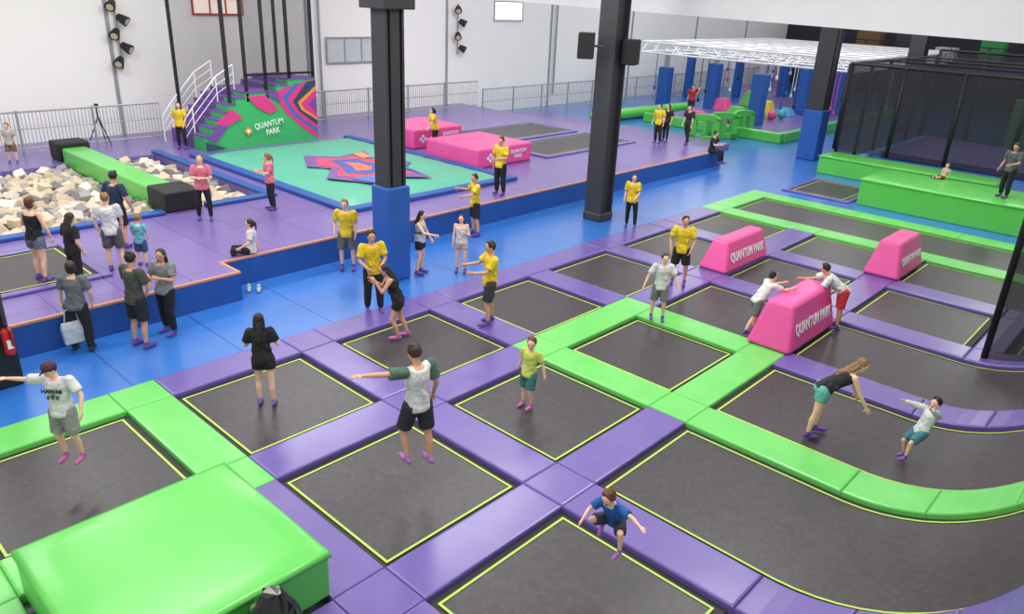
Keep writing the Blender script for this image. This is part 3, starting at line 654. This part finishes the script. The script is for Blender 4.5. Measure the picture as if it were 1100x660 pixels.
    if hlen=='long':
        h.chain([(c-hf*.25*hh-hu*.2*hh,.3*hh),(T(neck)-fw*.045*H-s*.02*H,.042*H),(T(neck)-fw*.062*H-s*.09*H,.034*H),(T(neck)-fw*.06*H-s*.14*H,.018*H)])
        for q in(1,-1): h.chain([(c-hf*.1*hh+hs*q*.3*hh,.12*hh),(c-hf*.2*hh+hs*q*.34*hh-hu*.45*hh,.1*hh),(T(neck)-fw*.05*H+side*q*.04*H-s*.1*H,.014*H)],8)
    if hlen=='tail':
        h.chain([(c-hf*.45*hh+hu*.15*hh,.12*hh),(c-hf*.62*hh-hu*.1*hh,.13*hh),(c-hf*.58*hh-hu*.6*hh,.1*hh),(c-hf*.5*hh-hu*.95*hh,.04*hh)])
    remesh(h.build('hair',hm(hair),t),vox,2)
    if cap:
        k=MB(); k.ell(c-hf*.06*hh+hu*.26*hh,hf*.45*hh,hs*.41*hh,hu*.32*hh); k.caps(c+hf*.3*hh+hu*.24*hh,c+hf*.62*hh+hu*.2*hh,.1*hh,.06*hh); remesh(k.build('cap',cm(cap),t),vox,2)
    m=MB(); e=.014*H if not far else .017*H
    torso(m,e,-.05 if sleeve!='tank' else -.015,.29 if sleeve!='tank' else .265,.016*H)
    if not far:
        for k in range(8):
            an_=rj.uniform(0,6.28); t0=rj.uniform(-.03,.12); p1=T(pel+s*t0*H)+side*math.cos(an_)*.086*H+fw*math.sin(an_)*.066*H; p2=T(pel+s*(t0+.08)*H)+side*math.cos(an_+.6)*.08*H+fw*math.sin(an_+.6)*.06*H
            m.caps(p1,p2,.022*H,.012*H,8)
    fr={'short':.72,'long':1,'tank':0,'elbow':1}[sleeve]
    slv=MB() if sleevecol else m
    for S_,q in(('L',1),('R',-1)):
        hip,kn,an,sh,el,wr=[T(p) for p in J[S_]]; n0=T(pel+s*.27*H+side*.03*H*q)
        if fr:
            if sleevecol: slv=MB()
            m.caps(n0,sh,.036*H,.036*H+e*.6); E=sh.lerp(el,fr)
            slv.caps(sh,sh.lerp(el,.15),.033*H+e,.032*H+e); slv.tube(sh,E,.032*H+e,.026*H+e*1.5,12)
            if sleeve=='long': slv.caps(el,el,.024*H+e,.024*H+e); slv.tube(el,el.lerp(wr,.92),.024*H+e,.017*H+e,10)
            if sleevecol: remesh(slv.build('sleeve',cm(sleevecol),t),vox*1.1,2)
        else: m.caps(n0+side*.01*H*q,sh.lerp(n0,.3),.03*H,.03*H)
    so=m.build('shirt',cm(shirt),t); remesh(so,vox*1.1,2)
    if print_:
        cpt=T(pel+s*.21*H)+fw*(.066*H+e+.014); textobj(print_,sw*1.55,basis(cpt,side,s),cm((30,60,60)),t,'shirt_print',.006,.02)
        a=MB(); cpt=T(pel+s*.14*H)+fw*(.062*H+e+.018)
        for k in range(3): a.caps(cpt+side*(-.04+.04*k)*H,cpt+side*(-.04+.04*k)*H+s*(.015+.012*(k%2))*H,.008*H,.016*H,6)
        a.build('shirt_print',cm((70,110,100)),t)
    if stripe:
        q=MB(); u=T(pel+s*.15*H); q.loft([q.ring(u-s*.012*H,side*(.079*H+e+.004),fw*(.062*H+e+.004),14),q.ring(u+s*.012*H,side*(.082*H+e+.004),fw*(.064*H+e+.004),14)]); q.build('shirt_stripe',cm((60,60,70)),t,smooth=True)
    m=MB(); e2=.009*H if btype=='leggings' else .016*H
    torso(m,e2*.8,-.1,.04)
    for S_ in 'LR':
        hip,kn,an,*_=[T(p) for p in J[S_]]
        if btype=='shorts': m.caps(hip,hip.lerp(kn,.2),.052*H+e2,.05*H+e2); m.tube(hip.lerp(kn,.1),hip.lerp(kn,.86),.05*H+e2,.042*H+e2*1.2,12)
        elif btype=='hotpants': m.caps(hip,hip.lerp(kn,.15),.052*H+e2,.05*H+e2); m.tube(hip.lerp(kn,.1),hip.lerp(kn,.42),.05*H+e2,.048*H+e2,12)
        else:
            m.chain([(hip,.05*H+e2),(hip.lerp(kn,.5),.043*H+e2),(kn,.031*H+e2)]); m.chain([(kn,.031*H+e2),(kn.lerp(an,.35),.031*H+e2)]); m.tube(kn.lerp(an,.3),kn.lerp(an,.93),.031*H+e2,.021*H+e2,12)
    remesh(m.build('shorts' if btype in('shorts','hotpants') else 'trousers',cm(bottom),t),vox*1.1,2)
    for S_ in 'LR':
        an=T(J[S_][2]); heel,ball,toe=[T(p) for p in feet[S_]]; k=MB(); k.chain([(an-g['sh'+S_]*.02*H,.024*H),(an,.025*H),(heel,.022*H),(ball,.024*H),(toe,.018*H)],10)
        so=k.build('sock',cm(socks),t); remesh(so,vox,2)
    return t
YS=(250,218,44)
LC=dict
S1=(214,120,190);S2=(190,130,210);S3=(150,110,200)
walk=LC(thL=(.28,.05,-1),shL=(-.05,0,-1),thR=(-.2,-.05,-1),shR=(-.5,0,-1))
person('boy in white printed tee and dark cap jumping with one arm straight out',81,493,.35,1.5,268,LC(uaR=(.1,-1,-.02),faR=(.05,-1,.02),uaL=(.1,.55,-.8),faL=(.5,.1,-.8),thL=(.12,.12,-1),shL=(-.25,0,-1),shR=(-.2,0,-1),nod=25,tw=0),(242,242,242),bottom=(160,160,160),hair=HK,cap=(84,40,60),print_='HAWAII',socks=S1)
person('dark-haired girl in black tee and shorts seen from behind',287,435,-.035,1.6,97,LC(uaL=(.1,.35,-.9),faL=(.9,-.2,-.1),uaR=(.1,-.35,-.9),faR=(.9,.2,-.1)),(30,30,33),bottom=(30,30,33),btype='hotpants',hair=HK,hlen='long',fem=True,socks=S3)
person('man in white tee with green sleeves jumping, one arm stretched left',450,499,.45,1.78,125,LC(uaL=(.1,1,.12),faL=(.25,1,.1),uaR=(-.1,-.3,-1),faR=(.5,-.1,-.9),thL=(.3,.15,-1),shL=(-.3,0,-1),thR=(-.05,-.1,-1),shR=(-.2,0,-1),nod=20,look=15),(238,238,234),bottom=(48,50,60),sleevecol=(84,118,100),socks=S2,skin=1,hair=HB)
person('dark-haired girl in black leaning forward on the trampoline, hand at face',433,363,-.035,1.62,190,LC(sp=(.38,0,1),uaL=(.5,.2,-.7),faL=(.5,-.1,.8),uaR=(.4,-.2,-.8),faR=(.6,.1,.5),thL=(.35,.05,-1),shL=(-.35,0,-1),thR=(-.1,-.05,-1),shR=(-.4,0,-1),nod=25),(30,30,36),'tank',bottom=(30,30,36),btype='hotpants',hair=HK,hlen='long',fem=True,skin=1,socks=S1)
person('man in yellow tee and black trousers standing beside the blue column padding',402,334,0,1.8,290,LC(uaL=(.2,.25,-1),faL=(.8,-.5,-.4),uaR=(.2,-.25,-1),faR=(.8,.5,-.4)),YS,bottom=(28,28,32),btype='trousers',hair=HK,skin=1)
person('man in yellow tee and dark shorts pointing left with both forearms',526,348,.04,1.8,195,LC(uaL=(.6,.2,-.8),faL=(1,-.1,0),uaR=(.6,-.3,-.7),faR=(1,0,-.1),thL=(.2,.08,-1),thR=(-.1,-.08,-1)),YS,bottom=(60,60,66),hair=HB,skin=1)
person('small boy in lime tee and teal shorts on a trampoline',566,437,-.035,1.32,235,LC(uaL=(-.3,.4,-1),faL=(.1,.3,-1),uaR=(-.3,-.4,-1),faR=(.1,-.3,-1),thL=(.25,.05,-1),shL=(-.25,0,-1),thR=(-.05,-.1,-1),look=20),(222,238,110),bottom=(60,130,124),hair=HR,socks=S1)
person('boy in blue tee and dark shorts tucked mid jump with legs pulled up',655,586,.55,1.2,228,LC(sp=(.55,.1,1),uaL=(.2,1,.0),faL=(.4,.9,.0),uaR=(.6,-.5,-.6),faR=(.9,.1,-.4),thL=(.85,.6,.15),shL=(-.1,.0,-.9),thR=(.95,-.35,.2),shR=(-.75,.1,-.65),nod=30),(28,104,184),bottom=(60,66,78),hair=HR,socks=S2,skin=0)
person('boy in white tee and grey shorts beside a green pad crossing',705,343,.03,1.5,260,LC(uaL=(.1,.5,-.9),faL=(.4,.3,-.8),uaR=(.1,-.5,-.9),faR=(.4,-.3,-.8)),(238,240,236),bottom=(134,138,140),hair=HB)
person('man in yellow tee and black shorts standing just left of pink divider',728,305,.04,1.72,250,LC(uaL=(.1,.3,-1),faL=(.5,-.2,-.8),uaR=(.1,-.35,-1),faR=(.5,.2,-.8),thL=(0,.12,-1),thR=(0,-.12,-1)),YS,bottom=(34,34,40),hair=HB,skin=1)
person('boy in white tee and grey shorts bending over the pink divider from its left',804,358,0,1.45,15,LC(sp=(.6,0,.85),uaL=(.8,.1,-.3),faL=(.9,0,.1),uaR=(.8,-.1,-.3),faR=(.9,0,.1),thL=(.35,.05,-1),shL=(-.1,0,-1),thR=(-.25,-.05,-1),shR=(-.5,0,-1)),(244,244,244),bottom=(120,124,130),hair=HK)
person('person in white tee and red shorts leaning over the pink divider from its right',899,352,.0,1.62,170,LC(sp=(.8,0,.6),uaL=(.5,.2,-.8),faL=(.9,0,-.2),uaR=(.7,-.2,-.5),faR=(1,0,-.1),thL=(.1,.1,-1),thR=(-.1,-.1,-1)),(244,244,244),bottom=(226,56,64),hair=HK,skin=1)
person('woman in black top and teal shorts bending forward towards the small boy',870,467,-.03,1.66,352,LC(sp=(.8,0,.62),uaL=(.45,.2,-.9),faL=(.4,.1,-.9),uaR=(.4,-.2,-.9),faR=(.5,-.1,-.8),thL=(.25,.1,-1),shL=(-.15,0,-1),thR=(-.15,-.1,-1),shR=(-.15,0,-1),nod=30),(40,40,44),'tank',bottom=(110,200,186),btype='hotpants',hair=HL,hlen='long',fem=True)
person('small boy in white top leaning back with bent knees and raised arms',970,494,.02,1.15,195,LC(sp=(-.4,0,1),uaL=(.7,.3,.5),faL=(.9,.1,.6),uaR=(.6,-.5,.1),faR=(.9,-.3,.3),thL=(.95,.15,-.5),shL=(.15,0,-1),thR=(.7,-.15,-.8),shR=(-.3,0,-1),nod=0),(240,242,242),'long',bottom=(70,140,150),hair=HK,socks=S3)
person('woman in yellow tee and black leggings on blue floor beside the bare column',677,244,0,1.64,250,LC(uaL=(.2,.2,-1),faL=(.7,-.3,-.5)),YS,bottom=(26,26,28),btype='leggings',hair=HB,hlen='tail',fem=True)
person('man in yellow tee and black shorts reaching left on the blue floor',511,253,0,1.76,200,LC(uaR=(.3,-.6,-.6),faR=(.9,-.2,.1),uaL=(.6,.3,-.6),faL=(.9,0,-.1)),YS,bottom=(34,34,38),hair=HB,skin=1)
person('girl in white top and cream shorts on the blue floor',495,292,0,1.45,265,LC(uaL=(.2,.3,-1),faL=(.6,-.4,.4)),(238,234,230),'tank',bottom=(216,190,176),btype='hotpants',hair=HB,hlen='long',fem=True)
person('girl in white and dark top beside the blue column padding, arm out',450,294,0,1.6,350,LC(uaR=(.5,-.3,-.5),faR=(1,0,-.1),uaL=(.3,.3,-1)),(205,212,220),'tank',bottom=(32,36,48),btype='hotpants',hair=HK,hlen='long',fem=True,stripe=True)
person('man in yellow tee and grey shorts standing by the platform riser',374,289,0,1.76,275,LC(thL=(.02,.1,-1),thR=(.02,-.1,-1)),YS,bottom=(112,110,106),hair=HL)
person('girl in white tee and black leggings sitting on the platform edge',270,272,PZ,1.5,200,LC(sp=(-.1,0,1),uaL=(.3,.3,-.8),faL=(.7,-.1,-.4),uaR=(-.3,-.4,-.9),faR=(-.1,-.1,-1),thL=(.95,.1,.15),shL=(.2,0,-1),thR=(.95,-.1,.12),shR=(.35,0,-1),tw=0,look=0),(240,240,240),bottom=(34,34,38),btype='leggings',hair=HB,hlen='tail',fem=True,sit=True)
person('person in yellow tee and black trousers on the platform by the airbag corner',537,209,PZ,1.76,235,LC(uaL=(.3,.2,-1),faL=(.8,-.3,0)),YS,bottom=(28,28,32),btype='trousers',hair=HB,skin=1)
person('woman in yellow tee and black leggings bending between the pink blocks',468,161,PZ,1.62,210,LC(sp=(.25,0,1),uaL=(.5,.2,-.8),faL=(.6,0,-.8)),YS,bottom=(28,28,32),btype='leggings',hair=HB,hlen='tail',fem=True,far=True)
person('girl in pink tee and black leggings standing near the teal airbag',294,225,PZ,1.55,210,LC(uaL=(.4,.2,-.8),faL=(.8,-.2,.2),uaR=(.3,-.2,-.9),faR=(.8,.2,.2)),(244,130,158),bottom=(30,30,34),btype='leggings',hair=HL,hlen='tail',fem=True)
person('woman in pink tee and black leggings standing with folded arms near the pit',221,236,PZ,1.68,290,LC(uaL=(.3,.25,-1),faL=(.6,-.9,.1),uaR=(.3,-.25,-1),faR=(.6,.9,.15),thL=(.05,.12,-1),thR=(0,-.12,-1)),(240,130,150),bottom=(30,30,34),btype='leggings',hair=HL,hlen='tail',fem=True)
person('woman in yellow tee and black leggings at the foot of the stair tower',197,160,PZ,1.66,270,LC(),YS,bottom=(28,28,32),btype='leggings',hair=HB,hlen='long',fem=True,far=True)
person('small child at far left edge beside the fence',15,175,PZ,1.3,290,LC(),(190,190,190),bottom=(140,110,90),hair=HL,far=True)
person('auburn-haired woman in black tank top and denim shorts seen from behind',46,302,PZ,1.72,75,LC(uaL=(.1,.4,-.9),faL=(.7,-.5,-.1),uaR=(.1,-.3,-1)),(28,26,30),'tank',bottom=(110,124,144),btype='hotpants',hair=HR,hlen='bob',fem=True)
person('man in navy tee beside the green beam, seen from behind',131,266,PZ,1.76,70,LC(),(40,58,92),bottom=(34,34,38),hair=HK,skin=1)
person('boy in white tee standing behind the man in olive',127,291,PZ,1.66,110,LC(),(240,240,240),bottom=(90,94,100),hair=HL)
person('woman in black with long hair between the denim shorts woman and white tee boy',84,312,PZ,1.55,60,LC(),(30,28,34),bottom=(30,28,34),btype='leggings',hair=HB,hlen='long',fem=True)
person('small child in turquoise tee by the platform edge',154,286,PZ,1.15,90,LC(),(120,200,215),bottom=(60,90,140),hair=HL)
person('woman in grey top and black trousers carrying a white bag',90,377,0,1.72,100,LC(uaL=(.1,.3,-1),faL=(.2,.1,-1)),(120,122,124),bottom=(30,32,36),btype='trousers',hair=HB,hlen='bob',fem=True,socks=(60,60,66))
person('man in olive tee and black shorts with arms folded, back to camera',152,373,0,1.85,65,LC(uaL=(.3,.25,-1),faL=(.7,-.8,.2),uaR=(.3,-.25,-1),faR=(.7,.8,.2),thL=(.05,.1,-1),thR=(.0,-.1,-1)),(84,84,70),bottom=(36,34,38),hair=HK,skin=1)
person('woman in grey patterned top and black trousers by the riser corner',184,357,0,1.72,255,LC(uaL=(.3,.25,-.9),faL=(.7,-.6,.3),uaR=(.2,-.3,-1),thL=(.25,.1,-1),thR=(-.08,-.1,-1)),(150,148,150),bottom=(26,26,30),btype='trousers',hair=HB,hlen='long',fem=True,skin=1)
person('person in yellow tee on the platform near its far corner',706,154,PZ,1.66,230,LC(),YS,bottom=(30,30,34),btype='trousers',hair=HB,far=True)
person('person in black right beside the yellow tee person near platform corner',714,152,PZ,1.6,230,LC(),(40,40,46),bottom=(30,30,34),btype='leggings',hair=HB,hlen='long',far=True,fem=True)
person('person in black top walking on platform near the green obstacles',738,155,PZ,1.68,220,walk,(36,36,40),bottom=(34,34,38),btype='leggings',hair=HB,hlen='tail',far=True,fem=True)
person('person in red tee climbing area under the truss left part',741,124,.3,1.7,250,LC(uaL=(.3,.5,.6)),(205,50,60),bottom=(50,50,60),hair=HB,far=True)
person('person in black sitting at the far platform corner',764,164,PZ,1.68,320,LC(sp=(.1,0,1),thL=(1,.1,-.05),shL=(.15,0,-1),thR=(1,-.1,-.05),shR=(.15,0,-1),uaL=(.5,.2,-.8),faL=(.8,-.2,.1),uaR=(.5,-.2,-.8),faR=(.8,.2,.1)),(34,34,38),bottom=(30,30,34),btype='trousers',hair=HB,sit=True,far=True)
person('person in red tee behind the dark blue-padded column on the right',903,126,0,1.7,270,LC(),(210,50,70),bottom=(50,50,60),hair=HB,far=True)
person('man in grey tee and black trousers standing on the long green platform',1077,212,.965,1.75,200,LC(uaL=(.2,.2,-1),faL=(.8,-.3,-.2)),(96,100,108),bottom=(28,28,32),btype='trousers',hair=HB,skin=1)
person('small child sitting in the middle of the long green platform',1012,192,.965,1.0,200,LC(sp=(-.4,0,.9),thL=(1,.1,.1),shL=(1,0,-.1),thR=(1,-.1,.1),shR=(1,0,-.1)),(210,190,160),bottom=(110,80,60),hair=HL,sit=True,far=True)
# bags
hb=thing('tote_bag','white tote bag hanging from the hand of the woman in grey','bag',at(78,352,.5))
a=MB(); a.loft([[V((-.06,-.17,-.3)),V((.06,-.17,-.3)),V((.06,.17,-.3)),V((-.06,.17,-.3))],[V((-.07,-.19,0)),V((.07,-.19,0)),V((.07,.19,0)),V((-.07,.19,0))],[V((-.02,-.18,.12)),V((.02,-.18,.12)),V((.02,.18,.12)),V((-.02,.18,.12))]]); a.build('bag_body',cm((216,222,228)),hb,bevel=.02)
a=MB(); a.chain([(V((0,-.12,.1)),.012),(V((0,-.08,.35)),.012),(V((0,.08,.35)),.012),(V((0,.12,.1)),.012)],6); a.build('handle',cm((200,205,215)),hb)
p=at(269,312,0)
for k,(dx,l) in enumerate(((0,'left'),(.22,'right'))):
    a=MB(); a.chain([(V((p.x+dx*.7-.05,p.y+dx*.7,.05)),.05),(V((p.x+dx*.7+.12,p.y+dx*.7-.1,.04)),.04)],8); a.caps(V((p.x+dx*.7-.05,p.y+dx*.7,.05)),V((p.x+dx*.7-.05,p.y+dx*.7,.1)),.05,.045,8)
    tag(a.build('shoe',cm((200,200,205)),None,(p.x+dx*.7,p.y+dx*.7,0),smooth=True),'%s one of the pale shoes left on the blue floor by the riser'%l,'shoe')
p=V((-5.4,2.68,.045)); a=MB(); rg=random.Random(9); R=[]
for k in range(12):
    tt=k/11; r=.29*math.sin(math.pi*(.18+.74*tt))+.02; R.append([V((p.x+math.cos(q/18*6.283)*r*(1+rg.uniform(-.1,.1)),p.y+math.sin(q/18*6.283)*r*(1+rg.uniform(-.1,.1)),.045+.93*tt+rg.uniform(-.02,.02)*(0<k))) for q in range(18)])
a.loft(R); tag(a.build('plastic_bag',mat('glossy_black',(20,20,22),.15),None,p,smooth=False),'crumpled glossy black plastic bag in front of the big green block','bag')
